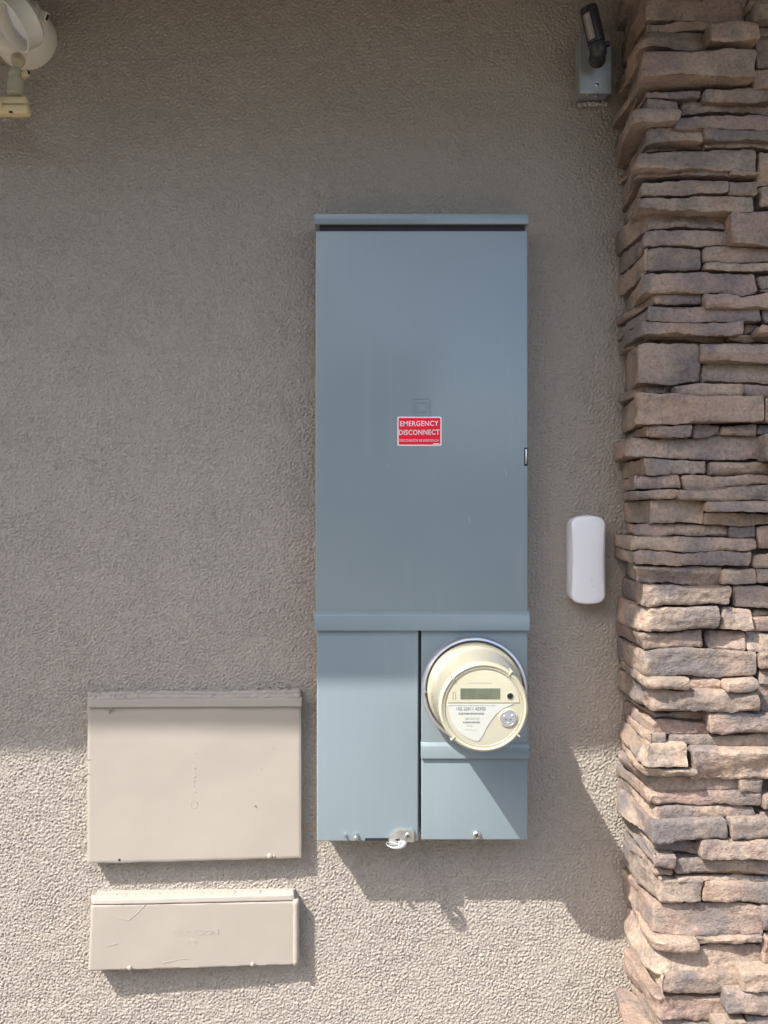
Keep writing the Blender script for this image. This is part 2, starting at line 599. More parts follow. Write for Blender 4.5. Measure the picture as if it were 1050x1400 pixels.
# ------------------------------------------------------------------ ledge stone pier
XW = 0.424
PIER_X1 = 0.862
pier = thing('stone_pier', 'stacked ledgestone pier of tan and grey stones projecting from the wall', 'pier', Vector((0.64, -0.06, 0)))
link('mortar_core', bm_mesh(box_bm(0.452, PIER_X1 - 0.02, -0.128, 0.0, 0.0, SOFF_Z)), MORTAR, pier)

def path_round(pts, radii, step):
    """polyline with rounded corners, resampled"""
    out = [Vector(pts[0])]
    for i in range(1, len(pts) - 1):
        p, a, b = Vector(pts[i]), Vector(pts[i - 1]), Vector(pts[i + 1])
        r = min(radii[i], (p - a).length * 0.45, (b - p).length * 0.45)
        s_, e_ = p + (a - p).normalized() * r, p + (b - p).normalized() * r
        for k in range(6):
            t = k / 5
            out.append(s_ * (1 - t) ** 2 + p * 2 * t * (1 - t) + e_ * t * t)
    out.append(Vector(pts[-1]))
    L = [0]
    for a, b in zip(out, out[1:]): L.append(L[-1] + (b - a).length)
    n = max(6, int(L[-1] / step))
    res = []
    j = 0
    for k in range(n + 1):
        t = L[-1] * k / n
        while j < len(L) - 2 and L[j + 1] < t: j += 1
        f_ = (t - L[j]) / max(L[j + 1] - L[j], 1e-9)
        res.append(out[j].lerp(out[j + 1], min(max(f_, 0), 1)))
    return res

def wedge(X, ypx):
    """beds are never level: neighbours above and below a joint share this drift"""
    return 0.0062 * noise.noise(Vector((X * 11.0, ypx / 10.0, 3.7))) + 0.0030 * noise.noise(Vector((X * 27.0, ypx / 8.0, 9.1)))

def stone(x0, x1, yt, yb, corner=False, end=False, d=None, yt1=None, yb1=None, step=0.0035, rough=1.0):
    rs = random.Random(hash((round(x0), round(yt), round(x1))) & 0xffff)
    hpx = yb - yt
    if d is None:
        d = 0.158 + rs.uniform(-0.015, 0.015) - (0.010 if hpx < 14.5 else 0)
    s = sc(d)
    yt1 = yt if yt1 is None else yt1
    yb1 = yb if yb1 is None else yb1
    X0, X1 = (x0 - 525) / s, (x1 - 525) / s
    ZT0, ZB0, ZT1, ZB1 = [CAMZ - (v - 700) / s for v in (yt, yb, yt1, yb1)]
    g = 0.0003
    X0 += g; X1 -= g; ZT0 -= g; ZT1 -= g; ZB0 += g; ZB1 += g
    dd = [d + rs.uniform(-0.004, 0.004), d + rs.uniform(-0.006, 0.005)]
    pts, rad = [], []
    if corner:
        xw = XW + rs.uniform(-0.014, 0.014)
        lean = rs.uniform(-0.006, 0.006)
        pts += [(xw + 0.012, 0.012), (xw, -0.004), (xw * 0.5 + X0 * 0.5 + lean, -dd[0] * 0.55), (X0, -dd[0])]
        rad += [0, .006, .03, rs.uniform(0.006, 0.020)]
    else:
        pts += [(X0 + 0.001, -dd[0] + 0.045), (X0, -dd[0])]
        rad += [0, rs.uniform(0.002, 0.005)]
    if end:
        pts += [(X1, -dd[1]), (X1, 0.0)]
    else:
        pts += [(X1, -dd[1]), (X1 - 0.001, -dd[1] + 0.045)]
    rad += [rs.uniform(0.002, 0.005), 0]
    path = path_round([Vector((a, b, 0)) for a, b in pts], rad, step)
    n = len(path)
    nor = []
    for i in range(n):
        t = path[min(i + 1, n - 1)] - path[max(i - 1, 0)]
        nor.append(Vector((t.y, -t.x, 0)).normalized())
    hgt = max(0.006, min(ZT0 - ZB0, ZT1 - ZB1))
    rows = max(5, int(hgt / step))
    er = min(rs.uniform(0.0014, 0.0030), hgt * 0.15)
    sd = Vector((rs.uniform(-50, 50), rs.uniform(-50, 50), rs.uniform(-50, 50)))
    tilt = rs.uniform(-0.30, 0.45)
    # split-face facets: lower envelope of a few tilted planes
    nf = rs.randint(2, 4)
    facets = [(rs.uniform(-0.25, 0.25), rs.uniform(-0.60, 0.60), rs.uniform(0.0, 0.005), rs.uniform(X0, X1), rs.uniform(ZB0, ZT0)) for _ in range(nf)]
    steps = [(rs.uniform(0.15, 0.85), rs.uniform(0.002, 0.006) * rs.choice((-1, 1)), rs.uniform(-0.5, 0.5)) for _ in range(rs.choice((0, 1, 1, 2, 2)) if hgt > 0.02 else 0)]
    verts, faces = [], []
    for i, p in enumerate(path):
        u = min(max((p.x - X0) / max(X1 - X0, 1e-6), 0), 1)
        zt = ZT0 + (ZT1 - ZT0) * u
        zb = ZB0 + (ZB1 - ZB0) * u
        along = p.x - p.y
        zt += wedge(p.x, yt + (yt1 - yt) * u)
        zb += wedge(p.x, yb + (yb1 - yb) * u)
        if zt - zb < 0.006: zt = zb + 0.006
        zt += 0.0018 * noise.noise(Vector((along * 32, 0.3, sd.x))) + 0.0019 * noise.noise(Vector((along * 120, 3.3, sd.x))) - 0.0003
        zb += 0.0018 * noise.noise(Vector((along * 32, 7.3, sd.y))) + 0.0019 * noise.noise(Vector((along * 120, 9.3, sd.y))) + 0.0003
        col = []
        N_ = nor[i]
        for k in range(rows + 1):
            w_ = k / rows
            z = zt + (zb - zt) * w_
            ee = min(z - zb, zt - z)
            off = 0.0
            if ee < er:
                q = 1 - ee / er
                off = -er * (1 - math.sqrt(max(0, 1 - q * q))) * 0.9
            q3 = Vector((p.x, p.y, z))
            if not corner or p.x > X0 + 0.02:
                if u < 0.12 and not corner: q3.x += 0.0045 * noise.noise(Vector((X0 * 60, z * 45, 1.5))) * (1 - u / 0.12)
                if u > 0.88 and not end: q3.x += 0.0045 * noise.noise(Vector((X1 * 60, z * 45, 1.5))) * (u - 0.88) / 0.12
            hh = 0.0034 * noise.noise(q3 * 20 + sd) + 0.0022 * noise.noise(Vector((q3.x * 55, q3.y * 55, q3.z * 80)) + sd) + 0.0014 * noise.noise(q3 * 170 + sd) + 0.0008 * noise.noise(q3 * 330 + sd)
            ed = min(u, 1 - u)
            fac = min(fa * (along - p.y * 0 - fx_) * 1.0 + fb * (z - fz_) + fc for fa, fb, fc, fx_, fz_ in facets)
            hh += max(fac, -0.009) * 1.0
            hh += tilt * (w_ - 0.5) * hgt * 0.5
            for (sv, sa, sk) in steps:
                e = (w_ - sv - 0.35 * noise.noise(Vector((along * 14, sv * 9, sd.z))) - sk * (u - 0.5)) * hgt / 0.004
                hh += sa * (1 / (1 + math.exp(-max(min(e, 20), -20))))
            wall_fade = min(1.0, max(0.0, (-p.y - 0.0) / 0.03)) if corner else 1.0
            hh = max(min(hh, 0.009), -0.010)
            if corner and p.x < X0 + 0.03 and i < n * 0.8:
                b_ = min(1.0, max(0.0, (p.x - X0) / 0.03))
                dv = N_.lerp(Vector((0, -1, 0)), b_)
            else:
                dv = Vector((0, -1, 0))
            col.append(q3 + N_ * off + dv * (hh * rough * (0.35 + 0.65 * wall_fade)))
        verts += col
    m_ = rows + 1
    for i in range(n - 1):
        for k in range(m_ - 1):
            a = i * m_ + k
            faces.append((a, a + 1, a + m_ + 1, a + m_))
    # flat beds above and below
    faces.append(tuple(i * m_ for i in range(n)))
    faces.append(tuple(i * m_ + m_ - 1 for i in range(n - 1, -1, -1)))
    me = bpy.data.meshes.new('stone')
    me.from_pydata([tuple(v) for v in verts], [], faces)
    link('stone', me, STONE, pier, smooth=38)

# traced courses. Each zoomed strip is 220 x 200 photo px shown 1050 wide: (u, v) -> pixel
K = 220.0 / 1050.0
def U(u): return 830 + K * u
rowsdata = {
 0: [('C',225,938,-70,112),('n',948,1050,-30,28),('n',948,1050,30,134),
     ('C',238,880,122,180,0,148,172),('n',884,972,140,178),('n',976,1050,140,214),
     ('C',238,640,184,334),('n',650,972,178,300),('n',560,962,302,356),('n',976,1050,225,430),
     ('C',212,970,342,502),('C',236,972,500,552),('n',976,1050,440,562),
     ('C',235,642,556,630),('C',228,488,634,724),('n',652,1050,556,646),('n',490,1050,650,724),
     ('C',190,465,730,804),('n',470,1050,726,812),('C',268,638,806,926),('n',645,1050,812,884),('C',236,632,930,966),('n',640,1050,888,962)],
 200:[('C',190,985,16,156),('n',990,1050,30,238),('C',200,790,160,206),('n',785,992,164,190),
     ('C',200,818,210,298),('n',825,1000,196,300),('n',1003,1050,246,394),('C',182,990,304,396),
     ('C',262,815,402,526),('n',824,1050,402,624),('C',228,832,532,636),('C',220,640,644,798),
     ('n',646,1050,638,742),('n',650,1050,748,802),('C',208,1010,806,945),('n',1014,1050,828,912),('n',1014,1050,916,950)],
 400:[('C',285,645,-4,74),('n',650,1050,-2,94),('C',240,1030,82,180),('n',1034,1050,100,190),('C',225,914,184,270),('n',920,1006,196,264),
     ('n',1012,1050,196,268),('C',242,790,276,322),('n',800,1050,276,312),('C',175,622,332,586),('n',630,1050,318,446),('n',630,1050,456,584),
     ('C',235,455,594,662),('n',460,905,592,672),('n',908,1050,594,690),('C',175,1005,674,846),('n',1010,1050,698,850),
     ('C',240,575,850,928),('n',578,762,854,934),('n',766,1000,854,936),('n',1006,1050,856,930)],
 600:[('C',130,1010,-20,130),('n',1016,1050,-22,140),('C',235,662,136,228),('n',670,1050,142,242),('C',150,504,230,308),('n',510,1050,246,316),
     ('C',165,480,312,388),('n',486,1050,322,398),('C',260,652,392,546),('n',658,1050,402,476),('n',652,1050,480,552),
     ('C',150,815,550,634),('n',820,990,556,650),('n',995,1050,568,730),('C',140,985,640,732),('C',150,958,736,822),('n',975,1050,750,850),
     ('C',170,762,826,952),('n',770,1000,846,952),('n',1005,1050,856,945)],
 800:[('C',205,836,8,140),('n',842,1050,8,150),('C',255,745,148,302),('n',750,965,156,308),('n',970,1050,156,204),('n',968,1050,208,310),
     ('C',200,640,306,416),('n',645,914,314,420),('n',918,1050,318,424),('C',225,1005,430,602),('n',1008,1050,434,556),('n',1008,1050,562,654),
     ('C',262,556,606,684),('n',558,758,610,686),('n',764,998,610,686),('C',270,1014,692,836),('n',1018,1050,660,844),
     ('C',290,686,842,894),('C',285,690,898,986),('n',694,1050,850,988)],
 1000:[('C',262,414,36,106),('n',420,1050,38,110),('C',240,548,110,246),('n',556,1050,116,322),('C',240,582,250,298),
     ('C',260,880,302,408),('n',886,1044,326,424),('C',268,1034,412,498),('C',290,1000,502,584),('n',1008,1050,520,640),('n',1040,1050,430,515),
     ('C',262,816,590,742),('n',830,1050,586,728),('C',275,622,746,812),('n',628,1050,734,840),('C',278,466,816,926),('n',470,1050,846,952),('C',285,462,930,962)],
 1200:[('n',470,1050,4,46),('C',330,640,14,192),('n',646,1050,50,190),('C',278,1032,196,392),('n',1036,1050,204,382),
     ('C',305,602,396,468),('n',606,1030,400,458),('n',1034,1050,388,600),('C',318,1040,468,636),('C',330,890,642,770),('n',896,1050,630,746),
     ('C',318,778,776,950),('n',784,1050,752,926),('C',325,690,956,1080),('n',700,920,944,1080),('n',926,1050,932,1080)],
}
PXEND = 525 + PIER_X1 * sc(0.16)
nst = 0
for y0, lst in rowsdata.items():
    for r in lst:
        kind, u0, u1, v0, v1 = r[:5]
        x0, x1, yt, yb = U(u0), U(u1), y0 + K * v0, y0 + K * v1
        if u1 >= 1050:
            x1 = 1050 + random.uniform(6, 110)
            stone(x1, PXEND + random.uniform(-6, 4), yt, yb, end=True, step=0.006)
        stone(x0, x1, yt, yb, corner=(kind == 'C'))
# courses beyond the frame, up to the soffit and down to the ground
def courses(y, ylim):
    while y < ylim - 6:
        h = random.choice((13, 17, 20, 26, 32, 36))
        if ylim - (y + h) < 10: h = ylim - y
        xs = [random.uniform(872, 892)]
        while xs[-1] < PXEND - 70:
            xs.append(xs[-1] + random.uniform(70, 190))
        xs[-1] = PXEND
        for k in range(len(xs) - 1):
            stone(xs[k], xs[k + 1], y, y + h, corner=(k == 0), end=(k == len(xs) - 2), step=0.006)
        y += h
courses(700 - 0.955 * sc(0.158), -16)
courses(1200 + K * 1084, 700 + CAMZ * sc(0.158))

# ------------------------------------------------------------------ electrical panel
def drip_band(name, x0, x1, ytop, ybend, ybot, dback, dtop, dface, parent):
    """sheet metal drip lip: sloped shoulder then an upright face"""
    s = sc(dface)
    X0, X1 = (x0 - 525) / s, (x1 - 525) / s
    Zt, Zb, Ze = [CAMZ - (v - 700) / s for v in (ytop, ybend, ybot)]
    prof = [(dback, Zt), (dtop, Zt), (dface - 0.0012, Zb + 0.0012), (dface, Zb - 0.001), (dface, Ze), (dface - 0.003, Ze), (dback, Ze)]
    bm = bmesh.new()
    A = [bm.verts.new((X0, -a, b)) for a, b in prof]; B = [bm.verts.new((X1, -a, b)) for a, b in prof]
    bm.faces.new(A); bm.faces.new(B[::-1])
    for k in range(len(prof)):
        bm.faces.new((A[k], B[k], B[(k + 1) % len(prof)], A[(k + 1) % len(prof)]))
    return link(name, bm_mesh(bm), ENAMEL, parent, smooth=30)

DF = 0.074
panel = thing('electrical_panel', 'tall grey blue metal service panel with a red sticker on its door', 'electrical panel', P(577, 1150, 0.0) * 1.0)
pbox('enclosure', 436, 718, 300, 1143, 0.0, 0.040, ENAMEL, panel, 0.002)
pbox('top_hood', 429.5, 722.5, 292, 306.0, -0.004, DF + 0.0004, ENAMEL, panel, 0.0008)
pbox('gap_shade', 437, 717, 302, 320, 0.0405, 0.068, DARK, panel)  # black strip standing in for the deep shade under the hood
door = pbox('door', 431, 722, 315, 838, 0.0685, DF, ENAMEL, panel, 0.0028, 4)
tag(door, 'large plain upper door with a small embossed square')
drip_band('drip_rail', 429.5, 724, 835.5, 841.5, 862, 0.041, DF - 0.001, DF + 0.0065, panel)
lc = pbox('lower_door', 433, 572, 858, 1150.5, 0.041, DF - 0.0005, ENAMEL, panel, 0.0026, 4)
uc = pbox('meter_cover', 576, 721.5, 858, 1020, 0.041, DF - 0.0012, ENAMEL, panel, 0.0022, 4)
drip_band('meter_rail', 575.5, 723, 1016, 1020.5, 1037, 0.041, DF - 0.0015, DF + 0.0045, panel)
bc = pbox('test_cover', 576, 721.5, 1034, 1148.5, 0.041, DF - 0.0005, ENAMEL, panel, 0.0022, 4)
# finger slot on the right edge of the door, with the latch strip in it
slot = pbox('latch_slot', 716.6, 721.4, 612, 637, 0.060, DF + 0.0006, DARK, panel, 0.0008)
pbox('latch_strip', 718.2, 720.6, 614, 634, 0.066, DF + 0.0012, ZINC, slot, 0.0005)
# small square-in-square mark pressed into the door
def square_ring(x0, x1, y0, y1, t, d0, d1, bm):
    for a in ((x0, x1, y0, y0 + t), (x0, x1, y1 - t, y1), (x0, x0 + t, y0 + t, y1 - t), (x1 - t, x1, y0 + t, y1 - t)):
        p, q = P(a[0], a[2], d1), P(a[1], a[3], d1)
        b2 = box_bm(p.x, q.x, -d1, -d0, q.z, p.z)
        me = bpy.data.meshes.new('x'); b2.to_mesh(me); b2.free(); bm.from_mesh(me); bpy.data.meshes.remove(me)
bm = bmesh.new()
square_ring(563.5, 588.5, 544.5, 569, 1.0, DF - 0.001, DF + 0.0011, bm)
square_ring(568.5, 583.5, 549.5, 563.5, 1.0, DF - 0.001, DF + 0.0012, bm)
link('pressed_mark', bm_mesh(bm), ENAMEL, door)
# faint scratches in the paint
bm = bmesh.new()
for (xa, ya, xb, yb_) in ((494, 344, 489, 352), (640, 705, 643, 716), (528, 632, 533, 640), (690, 640, 693, 652), (556, 1180, 556, 1180)):
    if ya > 1000: continue
    a, b = P(xa, ya, DF + 0.0001), P(xb, yb_, DF + 0.0001)
    tube_bm([a, a.lerp(b, 0.5) + Vector((0.0004, 0, 0)), b], [0.0001, 0.00035, 0.0001], 5, bm)
link('scratch_marks', bm_mesh(bm), Mat('bare_primer', (0.36, 0.40, 0.42), 0.5).m, door)
# sticker
dS = DF + 0.0007
a, b = P(543.2, 569.6, dS), P(603.8, 609.6, dS)
st = link('warning_sticker', bm_mesh(prism_bm(rounded_rect(a.x, b.x, b.z, a.z, 0.0028), DF - 0.0002, dS)), WHITEINK, panel)
tag(st, 'red and white sticker reading EMERGENCY DISCONNECT')
a, b = P(545, 571.4, dS), P(602, 607.8, dS)
link('red_field', bm_mesh(prism_bm(rounded_rect(a.x, b.x, b.z, a.z, 0.0012), DF, dS + 0.0004)), RED, st)
dT = dS + 0.0006
px = 1 / sc(dT)
letters('lettering', 'EMERGENCY', P(573.2, 579, dT), 52.5 * px, 7.0 * px, 0.0005, WHITEINK, st, math.radians(0.6), 1.08, 0.012)
letters('lettering', 'DISCONNECT', P(573.2, 591, dT), 55.5 * px, 7.0 * px, 0.0005, WHITEINK, st, math.radians(0.6), 1.08, 0.012)
letters('lettering', 'DESCONEXIÓN DE EMERGENCIA', P(573.2, 601.8, dT), 54 * px, 4.0 * px, 0.0005, WHITEINK, st, 0)
a, b = P(592, 606.2, dT), P(601, 607.4, dT)
link('fine_print', bm_mesh(box_bm(a.x, b.x, -dT, -dT + 0.0006, b.z, a.z)), WHITEINK, st)
# bottom edge fittings
pbox('latch_opening', 499, 546, 1146, 1149.6, 0.06, DF + 0.0004, DARK, lc, 0.0003)
s1 = lathe('stud', [(0.0022, -0.002), (0.0022, 0.009), (0.0012, 0.011), (0, 0.0112)], P(473, 1141.5, DF), (-0.35, -1, 0.12), ZINC, panel, 12)
lathe('stud', [(0.0046, -0.002), (0.0046, 0.002), (0.0036, 0.005), (0.0036, 0.0095), (0.002, 0.0115), (0, 0.0118)], P(487, 1142.5, DF), (0, -1, 0), ZINC, panel, 16)
screw(panel, P(651.5, 1141, DF), 0.0072, ZINC, 'cross', 0.5, 0.0045)
screw(panel, P(573.8, 1131.5, 0.062), 0.0016, ZINC, 'slot', 0.4, 0.002)
screw(panel, P(573.8, 1137, 0.062), 0.0016, ZINC, 'slot', 0.4, 0.002)
dh = DF + 0.004
hp = [(531, 1149), (533, 1143.5), (539, 1137.5), (545, 1134.6), (564, 1134.6), (566.5, 1137), (566.5, 1150), (564.5, 1152), (549, 1151), (546, 1146.5), (541, 1146.5), (537, 1151)]
hs = link('hasp', bm_mesh(prism_bm([(P(x, y, dh).x, P(x, y, dh).z) for x, y in hp], DF - 0.001, dh, 0.0008)), HASP, panel, smooth=40)
screw(hs, P(557.5, 1142.5, dh), 0.0052, HASP, 'cross', 0.2, 0.0025, 'rivet')
# tab that stands forward of the hasp, and the clear seal threaded through it
tabc = P(538, 1149.5, dh)
link('hasp_tab', bm_mesh(box_bm(tabc.x - 0.008, tabc.x + 0.006, -0.096, -dh + 0.002, tabc.z - 0.001, tabc.z + 0.0012, 0.0006)), HASP, hs)
seal = thing('meter_seal', 'small clear plastic seal looped through the hasp under the panel', 'seal', P(539, 1153, 0.088))
c0 = P(540, 1154.5, 0.088)
ring = [math.radians(k) for k in range(0, 361, 15)]
pts = [c0 + Vector((0.0155 * math.cos(a) + 0.001, -0.0105 * math.sin(a), 0.0012 * math.cos(2 * a))) for a in ring]
rr = [0.0023 + 0.0016 * math.cos(a) for a in ring]
link('loop', bm_mesh(tube_bm(pts, rr, 10)), SEALM, seal, smooth=60)
link('lock_body', bm_mesh(tube_bm([c0 + Vector((-0.008, 0.004, 0.002)), c0 + Vector((0.0, -0.002, 0.0005)), c0 + Vector((0.009, -0.004, 0.0))], [0.0025, 0.0035, 0.0030], 10)), SEALM, seal, smooth=60)

# ------------------------------------------------------------------ electric meter
mc = Vector((0.1517, 0, CAMZ - 0.2975))
meter = thing('electric_meter', 'round cream electric meter in a silver ring on the service panel', 'meter', mc + Vector((0, -DF, 0)))
AX = (0, -1, 0)
lathe('socket_ring', [(0.070, 0.071), (0.0845, 0.0725), (0.0882, 0.078), (0.0888, 0.086), (0.0882, 0.095), (0.0868, 0.0985), (0.0840, 0.0995), (0.0822, 0.097), (0.0815, 0.084), (0.060, 0.083)], mc, AX, RING, meter, 96, 28)
bm = lathe_bm([(0.070, 0.0835), (0.0795, 0.086), (0.0795, 0.103), (0.0772, 0.107), (0.0748, 0.114), (0.0735, 0.128), (0.0715, 0.150), (0.0700, 0.175), (0.0690, 0.196), (0.0685, 0.206), (0.0672, 0.2105), (0.0645, 0.2120),
               (0.0622, 0.2108), (0.0608, 0.2098), (0.0598, 0.2102), (0.0590, 0.2085), (0.0575, 0.2080)], mc, AX, 96)
cover = link('cover', bm_mesh(bm), POLY, meter, smooth=50)
# inner moulded ring on the shoulder of the cover and the small locking tabs
for (uu, vv) in ((345, 445), (810, 395), (352, 915), (870, 905)):
    x, y = 560 + uu / 5.8333, 850 + vv / 5.8333
    c = P(x, y, 0.207)
    ang = math.atan2(c.z - mc.z, c.x - mc.x)
    r = 0.0668
    b2 = box_bm(-0.005, 0.004, -0.213, -0.190, -0.0012, 0.0012, 0.0006)
    me = bm_mesh(b2)
    me.transform(Matrix.Rotation(-ang, 4, 'Y'))
    me.transform(Matrix.Translation(Vector((mc.x + r * math.cos(ang), 0, mc.z + r * math.sin(ang)))))
    link('locking_tab', me, POLY, cover)
# ring tab at the left
c = P(583, 946, 0.098)
link('ring_clip', bm_mesh(box_bm(c.x - 0.003, c.x + 0.003, -0.1015, -0.09, c.z - 0.001, c.z + 0.001, 0.0004)), ZINC, meter)
DFACE = 0.2082
lathe('face_plate', [(0.0595, DFACE - 0.02), (0.0595, DFACE - 0.0012), (0.0588, DFACE), (0, DFACE)], mc, AX, FACE2, meter, 96, 30)
def M(u, v, d=DFACE):
    return P(560 + u / 5.8333, 850 + v / 5.8333, d)
# raised upper half of the face (circle segment above a straight edge)
zc = M(300, 645).z
R_ = 0.0555
seg = []
a0 = math.asin((zc - mc.z) / R_)
for k in range(41):
    a = a0 + (math.pi - 2 * a0) * k / 40
    seg.append((mc.x + R_ * math.cos(a), mc.z + R_ * math.sin(a)))
up = link('upper_face', bm_mesh(prism_bm(seg, DFACE - 0.001, DFACE + 0.0011, 0.0004)), FACE, meter, smooth=40)
a, b = M(405, 530), M(720, 615)
lcd = link('display_bezel', bm_mesh(box_bm(a.x - 0.0007, b.x + 0.0007, -DFACE - 0.0014, -DFACE, b.z - 0.0007, a.z + 0.0007, 0.0004)), PRINT2, up)
dsp = link('display', bm_mesh(box_bm(a.x, b.x, -DFACE - 0.0016, -DFACE, b.z, a.z)), LCD, meter)
tag(dsp, 'grey green liquid crystal display')
# two thin pointers left of the display
bm = bmesh.new()
for uu in (345, 366):
    a, b = M(uu, 568), M(uu, 622)
    tube_bm([a + Vector((0, -0.0012, 0)), b + Vector((0, -0.0012, 0))], 0.00035, 6, bm)
a, m_, b = M(345, 568), M(356, 556), M(366, 568)
off = Vector((0, -0.0012, 0))
tube_bm([a + off, m_ + off, b + off], 0.00035, 6, bm)
link('pointer_mark', bm_mesh(bm), PRINT, up)
bm = bmesh.new()
a, b = M(468, 483), M(655, 490)
link('maker_print', bm_mesh(box_bm(a.x, b.x, -DFACE - 0.0013, -DFACE - 0.0005, b.z, a.z)), PRINT2, up)
cbt = M(800, 590)
lathe('button_collar', [(0.0055, 0.0), (0.0055, 0.0018), (0.0050, 0.0022), (0.0044, 0.0018)], cbt, AX, FACE, meter, 32)
bt = lathe('optical_port', [(0.0046, -0.001), (0.0046, 0.0022), (0.0040, 0.0026), (0, 0.0027)], cbt, AX, BLACKP, meter, 32)
# paper label: straight top, arc on the left, long curve on the right
lab = [M(290, 655), M(830, 655), M(745, 690), M(690, 735), M(640, 800), M(610, 850), M(578, 914)]
Rl = 0.0530
zz = M(578, 914)
a1 = math.atan2(zz.z - mc.z, zz.x - mc.x); a2 = math.atan2(lab[0].z - mc.z, lab[0].x - mc.x)
if a1 > 0: a1 -= 2 * math.pi
if a2 > 0: a2 -= 2 * math.pi
arc = [(mc.x + Rl * math.cos(a1 + (a2 - a1) * k / 16), mc.z + Rl * math.sin(a1 + (a2 - a1) * k / 16)) for k in range(1, 16)]
poly = [(p.x, p.z) for p in lab] + arc
lb = link('data_label', bm_mesh(prism_bm(poly, DFACE - 0.0005, DFACE + 0.0008)), LABELM, meter)
dL = DFACE + 0.0010
pm = 1 / (5.8333 * sc(dL))
def ptext(body, u0, u1, v, h, mat):
    c = M((u0 + u1) / 2, v, dL)
    letters('print_line', body, (c.x, -dL, c.z), (u1 - u0) * pm, h * pm, 0.0003, mat, lb, 0)
ptext('KILOWATTHOURS  TYPE  CL200  240V  3W  60Hz', 310, 680, 667, 9, PRINT2)
ptext('102 22011 42905', 375, 606, 694, 27, PRINT)
ptext('240 310 3.7', 440, 555, 772, 20, PRINT2)
ptext('FM 2S', 458, 500, 829, 9, PRINT2)
rb = random.Random(3)
for (u0, u1, v, h) in ((388, 592, 733, 15), (426, 562, 803, 13)):
    bm = bmesh.new()
    u = u0
    while u < u1:
        wd = rb.choice((1.6, 2.4, 3.6))
        a, b = M(u, v - h / 2, dL), M(min(u + wd, u1), v + h / 2, dL)
        b2 = box_bm(a.x, b.x, -dL, -dL + 0.0003, b.z, a.z)
        me = bpy.data.meshes.new('x'); b2.to_mesh(me); b2.free(); bm.from_mesh(me); bpy.data.meshes.remove(me)
        u += wd + rb.choice((1.4, 2.0, 3.0))
    link('barcode', bm_mesh(bm), PRINT, lb)
bm = bmesh.new()
tube_bm([M(440 + k * 6, 858 + 6 * math.sin(k * 1.3) + k * 0.6, dL) for k in range(18)], 0.0002, 5, bm)
link('signature_mark', bm_mesh(bm), PRINT2, lb)
ck = M(785, 765)
sw = lathe('key_switch', [(0.0122, -0.001), (0.0122, 0.0024), (0.0113, 0.0032), (0.0108, 0.0028), (0, 0.0028)], ck, AX, SWITCH, meter, 40)
lathe('switch_collar', [(0.0140, -0.001), (0.0140, 0.0018), (0.0130, 0.0024), (0.0123, 0.0018)], ck, AX, FACE, sw, 40)
for (uu, vv, mm, rr) in ((752, 748, WHITEINK, 0.0017), (817, 742, WHITEINK, 0.0017), (765, 772, PRINT, 0.0018), (800, 772, PRINT, 0.0018), (785, 800, WHITEINK, 0.0013), (783, 786, PRINT, 0.0011)):
    c = M(uu, vv)
    lathe('switch_hole' if mm is PRINT else 'switch_pin', [(rr, 0.002), (rr, 0.0031), (rr * 0.6, 0.0035), (0, 0.0036)], c, AX, mm, sw, 12)
lathe('front_pane', [(0.0612, 0.2106), (0.0585, 0.2122), (0.0300, 0.2130), (0, 0.2133)], mc, AX, PANE, meter, 64, 60)

# ------------------------------------------------------------------ painted utility covers on the wall
def warped_plate(pts, d_front, d_back, sub, name, mat, parent, amp=0.0008, bev=0.0015, seed=0, inner_px=None):
    """pts: four (x, y, d) photo corners TL TR BR BL of the front; gently uneven plate with rounded edge"""
    nx, nz = sub
    TL, TR, BR, BL = [P(*p) for p in pts]
    bm = bmesh.new()
    grid = []
    def at(u, v):
        return (TL.lerp(TR, u)).lerp(BL.lerp(BR, u), v)
    sd = Vector((seed * 3.1, seed * 7.7, 0))
    wid = (TR - TL).length; hgt = (TL - BL).length
    for i in range(nx + 1):
        col = []
        for j in range(nz + 1):
            u, v = i / nx, j / nz
            p = at(u, v)
            e = min(u * wid, (1 - u) * wid, v * hgt, (1 - v) * hgt)
            edge = 0 if e >= bev else -(bev - math.sqrt(max(0, bev * bev - (bev - e) ** 2)))
            wob = amp * fbm(Vector((p.x * 9, p.z * 9, 0)) + sd, 3)
            dx = 0.0007 * noise.noise(Vector((p.z * 30, seed, 1))) * (1 if i in (0, nx) else 0)
            dz = 0.0009 * noise.noise(Vector((p.x * 25, seed, 5))) * (1 if j in (0, nz) else 0)
            col.append(bm.verts.new((p.x + dx, p.y - edge - wob, p.z + dz)))
        grid.append(col)
    for i in range(nx):
        for j in range(nz):
            bm.faces.new((grid[i][j], grid[i][j + 1], grid[i + 1][j + 1], grid[i + 1][j]))
    # sides back to the wall
    per = [grid[i][0] for i in range(nx + 1)] + [grid[nx][j] for j in range(1, nz + 1)] + [grid[i][nz] for i in range(nx - 1, -1, -1)] + [grid[0][j] for j in range(nz - 1, 0, -1)]
    back = [bm.verts.new((v.co.x, -d_back, v.co.z)) for v in per]
    for k in range(len(per)):
        k2 = (k + 1) % len(per)
        bm.faces.new((per[k], per[k2], back[k2], back[k]))
    bm.faces.new(back)
    return link(name, bm_mesh(bm), mat, parent, smooth=50)

def lump(name, c, r, mat, parent, seed, flat=0.6):
    bm = bmesh.new()
    bmesh.ops.create_icosphere(bm, subdivisions=2, radius=1)
    for v in bm.verts:
        k = 1 + 0.3 * noise.noise(v.co * 1.7 + Vector((seed, 0, 0)))
        v.co = Vector((v.co.x * r * k, v.co.y * r * flat * k, v.co.z * r * k)) + Vector(c)
    return link(name, bm_mesh(bm), mat, parent, smooth=180)

